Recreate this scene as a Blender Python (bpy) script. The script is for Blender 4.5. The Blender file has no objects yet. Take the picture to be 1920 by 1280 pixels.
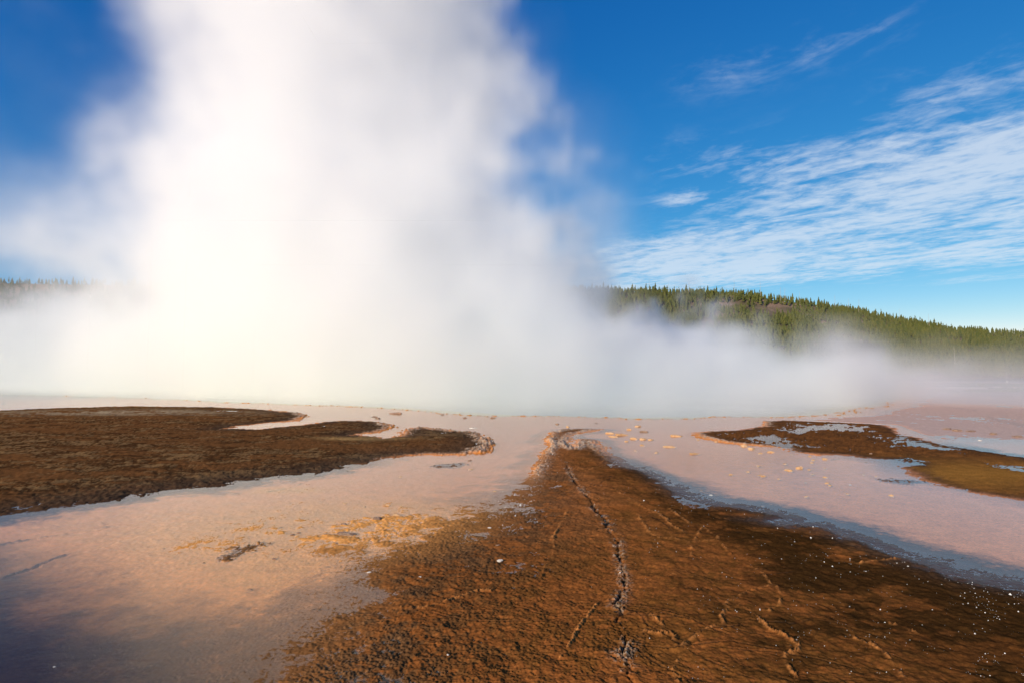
import bpy, math, random
import numpy as np
from mathutils import Vector

sc = bpy.context.scene
COL = sc.collection
random.seed(7)

# ------------------------------------------------------------------ camera
CAM_H = 1.75
LENS = 20.0
PITCH = math.radians(3.38)
cam = bpy.data.cameras.new('camera')
cam_ob = bpy.data.objects.new('camera', cam)
COL.objects.link(cam_ob)
sc.camera = cam_ob
cam.sensor_width = 36.0
cam.lens = LENS
cam.clip_end = 8000
cam_ob.location = (0, 0, CAM_H)
cam_ob.rotation_euler = (math.radians(90) + PITCH, 0, 0)

# ------------------------------------------------------------------ sky, sun, exposure
SUN_EL = math.radians(17)
SUN_AZ = math.radians(217)          # clockwise from the view direction: behind and to the left
world = bpy.data.worlds.new('World')
sc.world = world
world.use_nodes = True


def build_world():
    nt = world.node_tree
    N = nt.nodes.new
    L = nt.links.new
    bg = nt.nodes['Background']
    sky = N('ShaderNodeTexSky')
    sky.sky_type = 'NISHITA'
    sky.sun_disc = False
    sky.sun_elevation = SUN_EL
    sky.sun_rotation = SUN_AZ
    sky.altitude = 2200
    sky.air_density = 1.0
    sky.dust_density = 0.5
    sky.ozone_density = 1.8
    hsv = N('ShaderNodeHueSaturation')
    hsv.inputs['Saturation'].default_value = 1.05
    hsv.inputs['Value'].default_value = 1.0
    L(sky.outputs[0], hsv.inputs['Color'])
    tint = N('ShaderNodeMix'); tint.data_type = 'RGBA'; tint.blend_type = 'MULTIPLY'
    tint.inputs[0].default_value = 1.0
    # one colour grade for the whole sky: deep blue overhead, pale at the horizon
    sx = N('ShaderNodeSeparateColor'); L(hsv.outputs[0], sx.inputs[0])
    cx = N('ShaderNodeCombineColor')
    for i_, (gm, kk) in enumerate(((2.0, 0.092), (1.02, 0.51), (0.60, 1.34))):
        lo_ = N('ShaderNodeMath'); lo_.operation = 'MINIMUM'; lo_.inputs[1].default_value = 9.0
        L(sx.outputs[i_], lo_.inputs[0])
        pw = N('ShaderNodeMath'); pw.operation = 'POWER'; pw.inputs[1].default_value = gm
        L(lo_.outputs[0], pw.inputs[0])
        ml = N('ShaderNodeMath'); ml.operation = 'MULTIPLY'; ml.inputs[1].default_value = kk
        L(pw.outputs[0], ml.inputs[0]); L(ml.outputs[0], cx.inputs[i_])
    L(cx.outputs[0], tint.inputs[6])
    tint.inputs[7].default_value = (1.25, 1.12, 1.06, 1)

    def m(op, a, b=None, c=None):
        n = N('ShaderNodeMath'); n.operation = op
        for i, v in enumerate((a, b, c)):
            if v is None: continue
            if isinstance(v, (int, float)): n.inputs[i].default_value = v
            else: L(v, n.inputs[i])
        return n.outputs[0]
    tc = N('ShaderNodeTexCoord')
    sep = N('ShaderNodeSeparateXYZ')
    L(tc.outputs['Generated'], sep.inputs[0])
    zc = m('MAXIMUM', m('ADD', sep.outputs[2], 0.0), 0.02)
    px = m('DIVIDE', sep.outputs[0], zc)
    py = m('DIVIDE', sep.outputs[1], zc)

    def noise(scale, ang, sx, sy, detail, rough, off=0.0, dist=0.0):
        c, s = math.cos(ang), math.sin(ang)
        u = m('MULTIPLY', m('ADD', m('MULTIPLY', px, c), m('MULTIPLY', py, s)), sx)
        v = m('MULTIPLY', m('SUBTRACT', m('MULTIPLY', py, c), m('MULTIPLY', px, s)), sy)
        cb = N('ShaderNodeCombineXYZ')
        L(u, cb.inputs[0]); L(v, cb.inputs[1]); cb.inputs[2].default_value = off
        t = N('ShaderNodeTexNoise')
        t.inputs['Scale'].default_value = scale
        t.inputs['Detail'].default_value = detail
        t.inputs['Roughness'].default_value = rough
        t.inputs['Distortion'].default_value = dist
        L(cb.outputs[0], t.inputs['Vector'])
        return t.outputs['Fac']

    def band(ax, ay, bx, by, w, soft_end):
        """soft strip of cloud cover on the cloud layer, from a to b"""
        dx, dy = bx - ax, by - ay
        ln = math.hypot(dx, dy); dx /= ln; dy /= ln
        t = m('ADD', m('MULTIPLY', m('SUBTRACT', px, ax), dx), m('MULTIPLY', m('SUBTRACT', py, ay), dy))
        d = m('SUBTRACT', m('MULTIPLY', m('SUBTRACT', px, ax), dy), m('MULTIPLY', m('SUBTRACT', py, ay), dx))
        d2 = m('DIVIDE', d, w)
        tt = m('DIVIDE', m('MAXIMUM', m('MAXIMUM', m('MULTIPLY', t, -1.0), m('SUBTRACT', t, ln)), 0.0), soft_end)
        return m('EXPONENT', m('MULTIPLY', m('ADD', m('MULTIPLY', d2, d2), m('MULTIPLY', tt, tt)), -1.0))
    big = noise(0.55, 0.3, 1, 1, 3, 0.5, 3.1)
    fine = noise(2.6, -0.95, 0.85, 1.35, 9, 0.62, 1.7, 0.5)
    puff = noise(9.5, -0.5, 1.0, 1.15, 5, 0.6, 5.2, 0.4)
    cover = m('ADD', m('MULTIPLY', band(1.35, 4.9, 2.85, 3.05, 0.85, 0.6), 1.0),
              m('MULTIPLY', band(1.4, 6.4, 4.4, 4.2, 0.95, 0.9), 0.95))
    cover = m('ADD', cover, m('MULTIPLY', band(1.55, 1.95, 1.9, 1.7, 0.22, 0.2), 0.42))
    cover = m('ADD', cover, m('MULTIPLY', band(0.72, 1.85, 1.0, 1.62, 0.14, 0.15), 0.30))
    cover = m('ADD', cover, m('MULTIPLY', band(0.98, 3.2, 1.1, 3.25, 0.16, 0.16), 0.55))
    cover = m('ADD', cover, m('MULTIPLY', band(1.9, 2.9, 2.9, 2.35, 0.4, 0.5), 0.55))
    cover = m('ADD', cover, m('MULTIPLY', band(1.25, 2.75, 2.2, 2.25, 0.36, 0.3), 0.62))
    cover = m('ADD', cover, m('MULTIPLY', band(5.0, 5.9, 7.5, 4.6, 0.3, 0.8), 0.5))
    # the same kind of cloud goes on in the rest of the sky
    cover = m('ADD', cover, m('MULTIPLY', m('MAXIMUM', m('SUBTRACT', big, 0.62), 0.0), 2.2))
    val = m('ADD', m('MULTIPLY', m('SUBTRACT', fine, 0.5), 3.0), m('MULTIPLY', m('SUBTRACT', puff, 0.5), 1.7))
    val = m('ADD', val, m('SUBTRACT', m('MULTIPLY', cover, 0.95), 0.50))
    fac = N('ShaderNodeMapRange'); fac.interpolation_type = 'SMOOTHSTEP'
    L(val, fac.inputs[0]); fac.inputs[1].default_value = -0.45; fac.inputs[2].default_value = 0.95
    fac.inputs[3].default_value = 0.0; fac.inputs[4].default_value = 0.66
    gate = N('ShaderNodeMapRange'); gate.interpolation_type = 'SMOOTHSTEP'
    L(sep.outputs[2], gate.inputs[0]); gate.inputs[1].default_value = 0.05; gate.inputs[2].default_value = 0.15
    f = m('MULTIPLY', m('MULTIPLY', fac.outputs[0], gate.outputs[0]), m('MINIMUM', m('ADD', m('MULTIPLY', cover, 1.6), 0.0), 1.0))
    mix = N('ShaderNodeMix'); mix.data_type = 'RGBA'
    L(f, mix.inputs[0])
    L(tint.outputs[2], mix.inputs[6])
    mix.inputs[7].default_value = (4.5, 4.9, 5.4, 1)
    L(mix.outputs[2], bg.inputs[0])
    bg.inputs[1].default_value = 0.13


build_world()
sun = bpy.data.lights.new('sun', 'SUN')
sun_ob = bpy.data.objects.new('sun', sun)
COL.objects.link(sun_ob)
sun.energy = 4.5
sun.angle = math.radians(0.5)
sun.color = (1.0, 0.86, 0.68)
_d = Vector((math.sin(SUN_AZ) * math.cos(SUN_EL), math.cos(SUN_AZ) * math.cos(SUN_EL), math.sin(SUN_EL)))
sun_ob.rotation_euler = _d.to_track_quat('Z', 'Y').to_euler()
sun_ob.location = _d * 300

vs = sc.view_settings
vs.view_transform = 'Standard'
vs.look = 'None'
vs.exposure = 0.40
vs.gamma = 1.0
vs.use_curve_mapping = False
cy = sc.cycles
cy.max_bounces = 14
cy.diffuse_bounces = 3
cy.glossy_bounces = 3
cy.transparent_max_bounces = 12
cy.volume_bounces = 12
cy.volume_step_rate = 2.4
cy.volume_max_steps = 160
cy.use_denoising = True
cy.sample_clamp_indirect = 8.0

# ------------------------------------------------------------------ helpers
F = 1920 * LENS / 36.0


def g(u, v, z=0.0):
    """the point of the ground seen at (u, v) of the 1920 x 1280 photograph"""
    a, b = (u - 960) / F, (640 - v) / F
    dx = a
    dy = math.cos(PITCH) - b * math.sin(PITCH)
    dz = math.sin(PITCH) + b * math.cos(PITCH)
    t = (z - CAM_H) / dz
    return (dx * t, dy * t)


def gl(pts):
    return np.array([g(u, v) for u, v in pts])


_tiles = {}


def tile(seed, beta=2.6, n=1024, lo=4):
    k_ = (seed, beta, n, lo)
    if k_ not in _tiles:
        r = np.random.default_rng(seed)
        f = np.fft.rfft2(r.standard_normal((n, n)))
        k = np.hypot(*np.meshgrid(np.fft.fftfreq(n) * n, np.fft.rfftfreq(n) * n, indexing='ij'))
        k[0, 0] = 1
        f *= np.where(k < lo, lo, k) ** (-beta / 2) * (k >= lo * 0.5) * np.exp(-(k / (n * 0.3)) ** 2)
        f[0, 0] = 0
        a = np.fft.irfft2(f, s=(n, n))
        _tiles[k_] = (a / a.std()).astype(np.float32)
    return _tiles[k_]


def samp(t, x, y, period):
    """bilinear look-up of a periodic noise tile that spans `period` metres"""
    n = t.shape[0]
    fx = x / period * n
    fy = y / period * n
    ix = np.floor(fx).astype(np.int64); iy = np.floor(fy).astype(np.int64)
    tx = (fx - ix).astype(np.float32); ty = (fy - iy).astype(np.float32)
    ix %= n; iy %= n
    jx = (ix + 1) % n; jy = (iy + 1) % n
    return (t[ix, iy] * (1 - tx) + t[jx, iy] * tx) * (1 - ty) + (t[ix, jy] * (1 - tx) + t[jx, jy] * tx) * ty


def seg_dist(x, y, pts, closed=False):
    best = np.full(x.shape, 1e18)
    n = len(pts)
    for i in range(n if closed else n - 1):
        ax, ay = pts[i]; bx, by = pts[(i + 1) % n]
        dx, dy = bx - ax, by - ay
        l2 = dx * dx + dy * dy + 1e-12
        t = np.clip(((x - ax) * dx + (y - ay) * dy) / l2, 0, 1)
        d = (x - ax - t * dx) ** 2 + (y - ay - t * dy) ** 2
        np.minimum(best, d, out=best)
    return np.sqrt(best)


def inside(x, y, pts):
    c = np.zeros(x.shape, bool)
    n = len(pts)
    for i in range(n):
        ax, ay = pts[i]; bx, by = pts[(i + 1) % n]
        if ay == by: continue
        c ^= ((ay > y) != (by > y)) & (x < (bx - ax) * (y - ay) / (by - ay) + ax)
    return c


def sdf(x, y, pts):
    d = seg_dist(x, y, pts, True)
    return np.where(inside(x, y, pts), d, -d)


def near_line(x, y, pts, reach):
    """distance to a polyline, worked out only near it (far points get 1e3)"""
    out = np.full(x.shape, 1e3)
    lo = pts.min(0) - reach; hi = pts.max(0) + reach
    k = (x > lo[0]) & (x < hi[0]) & (y > lo[1]) & (y < hi[1])
    if k.any():
        out[k] = seg_dist(x[k], y[k], pts)
    return out


def ss(a):
    a = np.clip(a, 0, 1)
    return a * a * (3 - 2 * a)


def grid_mesh(name, co, nr, nc, wrap=False):
    me = bpy.data.meshes.new(name)
    me.vertices.add(nr * nc)
    me.vertices.foreach_set('co', co.astype(np.float32).ravel())
    r = np.arange(nr - 1)[:, None]
    c = np.arange(nc if wrap else nc - 1)[None, :]
    c1 = (c + 1) % nc
    q = np.stack([r * nc + c, r * nc + c1, (r + 1) * nc + c1, (r + 1) * nc + c], -1).reshape(-1, 4)
    return finish_mesh(me, q)


def finish_mesh(me, faces, smooth=True):
    nf, k = faces.shape
    me.loops.add(nf * k)
    me.loops.foreach_set('vertex_index', faces.astype(np.int32).ravel())
    me.polygons.add(nf)
    me.polygons.foreach_set('loop_start', np.arange(nf, dtype=np.int32) * k)
    me.polygons.foreach_set('loop_total', np.full(nf, k, np.int32))
    me.polygons.foreach_set('use_smooth', np.full(nf, smooth))
    me.update(calc_edges=True)
    return me


def link(name, me, mat=None, parent=None):
    o = bpy.data.objects.new(name, me)
    COL.objects.link(o)
    if mat is not None: me.materials.append(mat)
    if parent is not None: o.parent = parent
    return o


def tag(o, label=None, cat=None, group=None, kind=None):
    if label: o['label'] = label
    if cat: o['category'] = cat
    if group: o['group'] = group
    if kind: o['kind'] = kind
    return o


class NT:
    def __init__(self, name):
        self.mat = bpy.data.materials.new(name)
        self.mat.use_nodes = True
        self.t = self.mat.node_tree
        self.p = self.t.nodes['Principled BSDF']
        self.out = self.t.nodes['Material Output']

    def n(self, kind, **kw):
        o = self.t.nodes.new(kind)
        for k, v in kw.items():
            if hasattr(o, k): setattr(o, k, v)
            else: o.inputs[k].default_value = v
        return o

    def l(self, a, b): self.t.links.new(a, b)

    def noise(self, scale, detail=4, rough=0.55, vec=None):
        o = self.n('ShaderNodeTexNoise', Scale=scale, Detail=detail, Roughness=rough)
        if vec is not None: self.l(vec, o.inputs['Vector'])
        return o.outputs['Fac']

    def m(self, op, a, b=None):
        o = self.n('ShaderNodeMath', operation=op)
        for i, v in enumerate((a, b)):
            if v is None: continue
            if isinstance(v, (int, float)): o.inputs[i].default_value = v
            else: self.l(v, o.inputs[i])
        return o.outputs[0]

    def rng(self, x, a, b, c, d):
        o = self.n('ShaderNodeMapRange')
        self.l(x, o.inputs[0])
        for i, v in enumerate((a, b, c, d)): o.inputs[i + 1].default_value = v
        return o.outputs[0]

    def mixc(self, fac, a, b, blend='MIX'):
        o = self.n('ShaderNodeMix', data_type='RGBA', blend_type=blend)
        for i, v in ((0, fac), (6, a), (7, b)):
            if isinstance(v, (int, float)): o.inputs[i].default_value = v
            elif isinstance(v, tuple): o.inputs[i].default_value = (*v, 1) if len(v) == 3 else v
            else: self.l(v, o.inputs[i])
        return o.outputs[2]


# ------------------------------------------------------------------ the layout of the ground
LEFT_BANK = gl([(-700, 800), (-300, 783), (-100, 775), (0, 769), (120, 764), (250, 761), (400, 763), (500, 768), (555, 774),
                (572, 779), (560, 787), (520, 791), (450, 798), (430, 803), (490, 804), (570, 795), (640, 788), (700, 790),
                (728, 797), (735, 803), (700, 809), (672, 815), (715, 822), (748, 818), (763, 806), (785, 801), (840, 806), (885, 812),
                (908, 821), (914, 832), (900, 845), (865, 852), (800, 851), (750, 853), (690, 866), (600, 884), (480, 899),
                (380, 910), (290, 922), (200, 936), (100, 950), (0, 966), (-200, 1000), (-600, 1075)])
TONGUE = gl([(1030, 840), (1028, 822), (1036, 811), (1060, 806), (1100, 804), (1125, 804), (1100, 809), (1072, 813), (1062, 824), (1062, 838),
             (1078, 843), (1083, 832), (1092, 823), (1110, 824), (1122, 836), (1140, 854), (1165, 873), (1205, 883), (1235, 899),
             (1262, 918), (1300, 936), (1350, 948), (1400, 955), (1445, 962), (1468, 970), (1440, 974), (1418, 978), (1470, 984),
             (1535, 985), (1590, 1008), (1640, 1031), (1690, 1046), (1745, 1069), (1800, 1085), (1920, 1105), (2200, 1150),
             (2600, 1330), (2600, 1900), (200, 1900), (380, 1420), (470, 1310), (530, 1250), (600, 1190), (650, 1130), (640, 1100), (700, 1060),
             (790, 1040), (860, 1010), (905, 985), (940, 955), (965, 930), (990, 900), (1012, 868)])
RIGHT_BANK = gl([(1299, 812), (1330, 808), (1380, 806), (1432, 798), (1437, 790), (1480, 788), (1540, 790), (1600, 793), (1660, 796),
                 (1676, 803), (1690, 812), (1740, 826), (1800, 838), (1870, 850), (1940, 862), (2200, 895), (2600, 960), (2600, 1070),
                 (2100, 975), (1960, 944), (1880, 932), (1790, 918), (1745, 905), (1722, 893), (1706, 876), (1716, 866), (1690, 861),
                 (1640, 860), (1590, 853), (1540, 851), (1485, 847), (1478, 841), (1440, 836), (1395, 833), (1350, 827), (1320, 820)])
POOL = gl([(-1500, 722), (-600, 726), (-200, 732), (0, 738), (200, 743), (400, 752), (560, 759), (700, 763), (800, 771), (900, 778), (1050, 781),
           (1200, 785), (1350, 783), (1480, 781), (1560, 776), (1640, 763), (1690, 748), (1720, 737), (1735, 728)])
POOL = np.vstack([POOL, [(55, 95), (52, 110), (35, 128), (5, 136), (-40, 130), (-90, 118)]])
# small dark shelves just awash
SHELVES = [gl(p) for p in (
    [(803, 873), (830, 868), (866, 866), (872, 870), (845, 876), (815, 877)],
    [(398, 1047), (430, 1029), (470, 1019), (499, 1019), (475, 1032), (425, 1051)],
    [(1640, 897), (1680, 896), (1720, 899), (1745, 905), (1700, 908), (1660, 903)],
    [(0, 752), (30, 752), (33, 755), (0, 757)],
    [(125, 743), (215, 744), (220, 747), (130, 746)],
    [(1850, 778), (1872, 785), (1930, 796), (1930, 803), (1875, 791), (1855, 784)],
    [(1760, 760), (1830, 768), (1835, 770), (1765, 763)])]
# pools on the banks
HOLLOWS = [gl(p) for p in (
    [(1398, 817), (1450, 815), (1478, 826), (1500, 838), (1490, 848), (1462, 841), (1430, 830)],
    [(1500, 796), (1580, 794), (1640, 800), (1600, 808), (1540, 808), (1480, 812)],
    [(1680, 815), (1740, 830), (1800, 843), (1750, 842), (1690, 832)],
    [(1840, 866), (1940, 874), (1960, 890), (1880, 886), (1850, 876)],
    [(600, 798), (632, 793), (632, 796), (608, 800)],
    [(815, 812), (838, 809), (836, 814), (822, 816)],
    [(880, 833), (902, 829), (903, 835), (885, 836)],
    [(385, 768), (470, 769), (440, 772), (390, 771)],
    [(1683, 861), (1732, 860), (1738, 865), (1706, 868)])]
CRACK = gl([(1060, 868), (1068, 886), (1078, 905), (1090, 918), (1106, 934), (1115, 955), (1133, 974), (1147, 997), (1157, 1020), (1158, 1045), (1164, 1070), (1170, 1092),
            (1166, 1116), (1160, 1140), (1170, 1158), (1160, 1178), (1170, 1196), (1176, 1215), (1178, 1240), (1184, 1262), (1192, 1290)])
RIDGES = [gl(p) for p in (
    [(1130, 912), (1150, 918), (1166, 930), (1190, 945), (1208, 958), (1238, 971), (1261, 992), (1285, 1005)],
    [(1318, 992), (1346, 1014), (1347, 1022), (1368, 1043), (1383, 1060), (1416, 1075), (1437, 1090), (1446, 1105), (1457, 1110), (1464, 1126), (1463, 1147), (1440, 1160)],
    [(1446, 1108), (1410, 1120), (1377, 1132), (1359, 1147), (1368, 1153), (1353, 1167), (1359, 1182), (1315, 1197), (1282, 1221), (1267, 1257), (1258, 1268), (1273, 1290)],
    [(1377, 1141), (1413, 1167), (1446, 1194), (1475, 1203), (1496, 1221), (1499, 1230), (1472, 1239), (1475, 1257), (1493, 1285)],
    [(1193, 968), (1208, 986), (1220, 1004), (1238, 1013), (1285, 1019), (1297, 1031), (1294, 1051)],
    [(1243, 1072), (1261, 1087), (1297, 1078), (1321, 1096)],
    [(1119, 1138), (1101, 1164), (1086, 1179), (1078, 1200), (1050, 1240)],
    [(1137, 1093), (1150, 1095), (1166, 1084)],
    [(1217, 1155), (1235, 1173), (1244, 1191), (1267, 1206)],
    [(1250, 955), (1268, 970), (1290, 985), (1318, 992), (1300, 1022), (1346, 1020)],
    [(1180, 1080), (1200, 1082), (1214, 1078)],
    [(1178, 1186), (1205, 1192), (1240, 1200)],
    [(1085, 870), (1105, 865), (1128, 868), (1136, 860), (1118, 846), (1100, 836)],
    [(1085, 880), (1100, 885), (1120, 878), (1135, 872)],
    [(1063, 960), (1040, 1010), (1035, 1040), (1010, 1085)],
    [(755, 1138), (800, 1140), (850, 1125), (890, 1112), (925, 1108)],
    [(1600, 1210), (1660, 1240), (1700, 1290)],
    [(1560, 1150), (1640, 1165), (1720, 1200)],
    [(1610, 1063), (1650, 1053), (1690, 1046)])]
FISSURES = [gl(p) for p in (
    [(605, 883), (592, 890), (576, 900), (552, 912), (530, 916), (500, 921)],
    [(690, 866), (660, 880), (648, 884)], [(655, 888), (662, 882), (690, 877), (700, 872)],
    [(745, 858), (762, 860), (768, 865)], [(-60, 1030), (0, 1018), (60, 1006), (130, 996), (205, 984), (180, 976)],
    [(20, 1075), (45, 1065), (80, 1053), (125, 1036)], [(1170, 874), (1195, 877), (1222, 872)],
    [(1480, 843), (1500, 845), (1520, 842)], [(1560, 860), (1600, 856), (1640, 858)], [(1330, 945), (1400, 946), (1440, 950)],
    [(1560, 985), (1600, 990), (1655, 992)], [(1690, 1045), (1760, 1046), (1830, 1042)], [(1540, 975), (1500, 968), (1490, 960)],
    [(195, 1023), (203, 1017), (207, 1012)], [(740, 1160), (690, 1150), (640, 1146), (590, 1140)])]



def side_cracks():
    r = random.Random(12)
    out = []
    for _ in range(34):
        i = r.randrange(2, len(CRACK) - 1)
        p = [CRACK[i].copy()]
        right_ = r.random() < 0.78
        if r.random() < 0.5: p[0] = p[0] + np.array([r.uniform(0.2, 1.2) if right_ else -r.uniform(0.1, 0.5), r.uniform(-0.3, 0.3)])
        a = r.uniform(-0.9, 0.5) if right_ else math.pi + r.uniform(-0.5, 0.7)
        for _k in range(r.randrange(3, 8)):
            a += r.uniform(-0.55, 0.55)
            st_ = r.uniform(0.06, 0.16) * (0.5 + p[-1][1] / 7)
            p.append(p[-1] + st_ * np.array([math.cos(a), math.sin(a)]))
        out.append(np.array(p))
    return out


SIDE_CRACKS = side_cracks()


def dark_zone(sl):
    return ss(1 + (sl + 0.3) / 0.5)


def ground_fields(x, y):
    x = x.astype(np.float64); y = y.astype(np.float64)
    r = np.hypot(x, y)
    tA, tB, tC, tD = tile(1, 2.4), tile(2, 2.0), tile(3, 3.0), tile(4, 1.2, 1024, 30)
    n1 = samp(tA, x, y, 9.0)
    n2 = samp(tB, x + 3, y, 2.3)
    n3 = samp(tC, x, y + 5, 60.0)
    cell = samp(tile(5, 0.6, 512, 34), x * 0.86 + y * 0.5, (y * 0.86 - x * 0.5) * 0.62, 1.6)   # the pimpled mat
    cell2 = samp(tile(6, 0.5, 512, 40), x, y, 1.7)
    streak = samp(tile(8, 2.0), x * 0.35 + y * 0.1, y * 1.2, 16.0)
    mott = samp(tile(9, 1.9), x, y, 6.0)
    wob = 0.035 * n1 + 0.018 * n2
    sl = sdf(x, y, LEFT_BANK) + wob * 2.2 + 0.02 * n2
    st = sdf(x, y, TONGUE) + wob
    sr = sdf(x, y, RIGHT_BANK) + wob * 1.6
    sp = sdf(x, y, POOL) + 0.25 * samp(tA, x, y, 40.0)
    axis = np.interp(y, CRACK[::-1, 1][np.argsort(CRACK[::-1, 1])], CRACK[::-1, 0][np.argsort(CRACK[::-1, 1])])
    right = ss((x - axis) / 0.8 + 0.2)           # right of the long crack
    near_l = (1 - right)

    # ---- heights: water stands at zero
    edge_w = np.where(st > -3, 0.30 + 1.25 * near_l * ss((11 - y) / 5), 0.35)
    ht = np.where(st > 0, 0.055 * (1 - np.exp(-np.maximum(st, 0) / (edge_w * 2.2))), 0.045 * (np.exp(np.minimum(st, 0) / (edge_w * 3)) - 1))
    hl = np.where(sl > 0, 0.06 * (1 - np.exp(-np.maximum(sl, 0) / 0.9)) + 0.02 * ss(sl / 6), 0.045 * (np.exp(np.minimum(sl, 0) / 1.2) - 1))
    hr = np.where(sr > 0, 0.05 * (1 - np.exp(-np.maximum(sr, 0) / 0.7)), 0.045 * (np.exp(np.minimum(sr, 0) / 1.0) - 1))
    h = np.maximum(np.maximum(ht, hl), hr)
    onT = ss(st / (0.25 + 0.7 * near_l * ss((12 - y) / 4)) + 0.3); onL = ss(sl / 0.3 + 0.3); onR = ss(sr / 0.3 + 0.3)
    bank = np.maximum(np.maximum(onT, onL), onR)
    shelf = np.zeros_like(x)
    for p in SHELVES:
        c = p.mean(0); big = np.ptp(p, 0).max()
        k = (np.abs(x - c[0]) < big + 1) & (np.abs(y - c[1]) < big + 1)
        s_ = np.full(x.shape, -9.0)
        s_[k] = sdf(x[k], y[k], p)
        a = ss(s_ / 0.10 + 0.5 + 0.5 * n2)
        shelf = np.maximum(shelf, a)
    h = np.where(shelf > 0, np.maximum(h, -0.045 + (0.0442 + 0.0020 * n2 + 0.0012 * cell2) * shelf), h)
    hol = np.zeros_like(x)
    for p in HOLLOWS:
        c = p.mean(0); big = np.ptp(p, 0).max()
        k = (np.abs(x - c[0]) < big + 1) & (np.abs(y - c[1]) < big + 1)
        s_ = np.full(x.shape, -9.0)
        s_[k] = sdf(x[k], y[k], p)
        hol = np.maximum(hol, ss(s_ / 0.5 + 0.5 + 0.4 * n1))
    h = h * (1 - hol) + (-0.012 + 0.010 * n1 + 0.006 * n2) * hol
    # low wet places on the right bank
    h -= onR * (0.022 + 0.020 * mott) * ss((26 - x) / 10) * ss((sr - 0.3) / 0.5) * ss((y - 11.5) / 2)
    # orange shoal in the left channel
    c = g(640, 985)
    shoal = np.exp(-(((x - c[0] - 0.25) / 1.9) ** 2 + ((y - c[1]) / 1.1) ** 2)) * (1 - onT)
    c = g(540, 918)
    shoal = np.maximum(shoal, np.exp(-(((x - c[0]) / 0.5) ** 2 + ((y - c[1]) / 0.22) ** 2)))
    h += shoal * (0.0100 + 0.006 * n1 + 0.0025 * n2)
    sand = np.exp(-((x + 1.9 + 0.12 * y) / 2.3) ** 2) * ss((15 - y) / 5) * ss((y - 4.6) / 1.4) * (1 - bank) * (1 - dark_zone(sl))
    h = h * (1 - sand) + sand * np.maximum(h, -0.0032 + 0.0022 * n1 + 0.0012 * mott)
    pimple_zone = np.clip(0.55 * sand + onT * near_l + 0.05 * onT * right + 0.9 * shoal, 0, 1)
    marge = np.exp(-(st / 0.9) ** 2) * near_l * ss((13 - y) / 4)
    fade = ss((30 - r) / 18)
    h += fade * ((0.0018 + 0.0008 * np.clip(mott, -1.6, 1.6)) * np.clip(cell, -1.6, 2.4) * (0.15 * bank * (1 - 0.5 * right) + 0.85 * pimple_zone + 0.75 * marge) + 0.0016 * cell2 * (bank + 0.3 * shoal)
                 + 0.0045 * n2 * bank * (0.4 - 0.28 * right) * (1 - 0.55 * onL) * (1 - 0.5 * onR))
    h += bank * 0.006 * n1
    # crack, ridges, fissures
    d = near_line(x + 0.016 * n1 + 0.010 * n2, y + 0.02 * n2, CRACK, 1.2)
    cw = np.maximum(0.011 + 0.006 * samp(tB, x, y, 5), 0.003)
    crack = np.exp(-(d / cw) ** 2)
    crust = np.exp(-((d - 0.015) / 0.045) ** 2) * np.clip(0.5 + 0.7 * samp(tA, x, y, 5.0), 0, 1)
    h += 0.008 * crust * (1 + 0.4 * cell2) - 0.03 * crack
    ridge = np.zeros_like(x)
    for i, p in enumerate(RIDGES):
        dd = near_line(x + 0.010 * n1 + 0.008 * n2, y + 0.018 * n1 + 0.014 * n2, p, 0.6)
        ridge = np.maximum(ridge, np.exp(-(dd / (0.006 + 0.0010 * y)) ** 2) * np.clip(0.6 + 0.55 * samp(tB, x, y, 7.0), 0.0, 1.2))
    h += ridge * (0.015 + 0.003 * cell2)
    # stepped plates between the ridges
    h += onT * right * 0.006 * np.tanh(2.5 * samp(tile(11, 3.2, 512, 5), x, y, 9.0))
    for p in SIDE_CRACKS:
        dd = near_line(x + 0.008 * n1 + 0.006 * n2, y + 0.012 * n1, p, 0.3)
        e_ = np.exp(-(dd / (0.004 + 0.0008 * y)) ** 2) * np.clip(0.6 + 0.6 * n1, 0, 1)
        crack = np.maximum(crack, 0.75 * e_)
        h += 0.004 * np.exp(-((dd - 0.016) / 0.012) ** 2) - 0.006 * e_
    fis = np.zeros_like(x)
    for p in FISSURES:
        dd = near_line(x + 0.012 * n1, y + 0.02 * n1 + 0.01 * n2, p, 0.6)
        fis = np.maximum(fis, np.exp(-(dd / (0.006 + 0.0010 * y)) ** 2) * np.clip(0.7 + 0.5 * n1, 0, 1))
    strip_t = ss(1 + (st + 0.12) / np.maximum(0.10 + 0.62 * ss((13 - y) / 7) + 0.07 * n1, 0.06)) * right * (1 - onT)
    h = h * (1 - strip_t) + strip_t * np.maximum(h, 0.0016 + 0.0012 * n2 + 0.001 * cell2)
    h = np.where(fis > 0.02, np.maximum(h, h * (1 - fis) + fis * (0.0010 + 0.0012 * n2)), h)

    # pale crusts along the outer rims
    def rim_at(u, v, rad):
        c_ = g(u, v); return np.exp(-(((x - c_[0]) ** 2 + (y - c_[1]) ** 2) / rad ** 2))
    rimz = np.clip(rim_at(1030, 835, 1.6) * 1.3 + rim_at(1060, 806, 1.6) + rim_at(908, 832, 1.8) * 1.2 + rim_at(860, 808, 2.0) * 0.8 + rim_at(735, 798, 1.8) +
                   rim_at(570, 778, 2.6) * 1.1 + rim_at(1320, 818, 1.2) * 0.8 + rim_at(1380, 832, 1.4) * 0.6 + 0.8 * rim_at(1440, 794, 1.5) + 0.5 * rim_at(250, 762, 8.0) + 0.5 * rim_at(470, 767, 5.0) + 0.5 * rim_at(660, 789, 2.0) + rim_at(1000, 880, 0.9) * 0.7, 0, 1.2)
    sb = np.maximum(np.maximum(st, sl), sr)
    rim = np.exp(-((sb - 0.10) / 0.13) ** 2) * rimz
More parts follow.
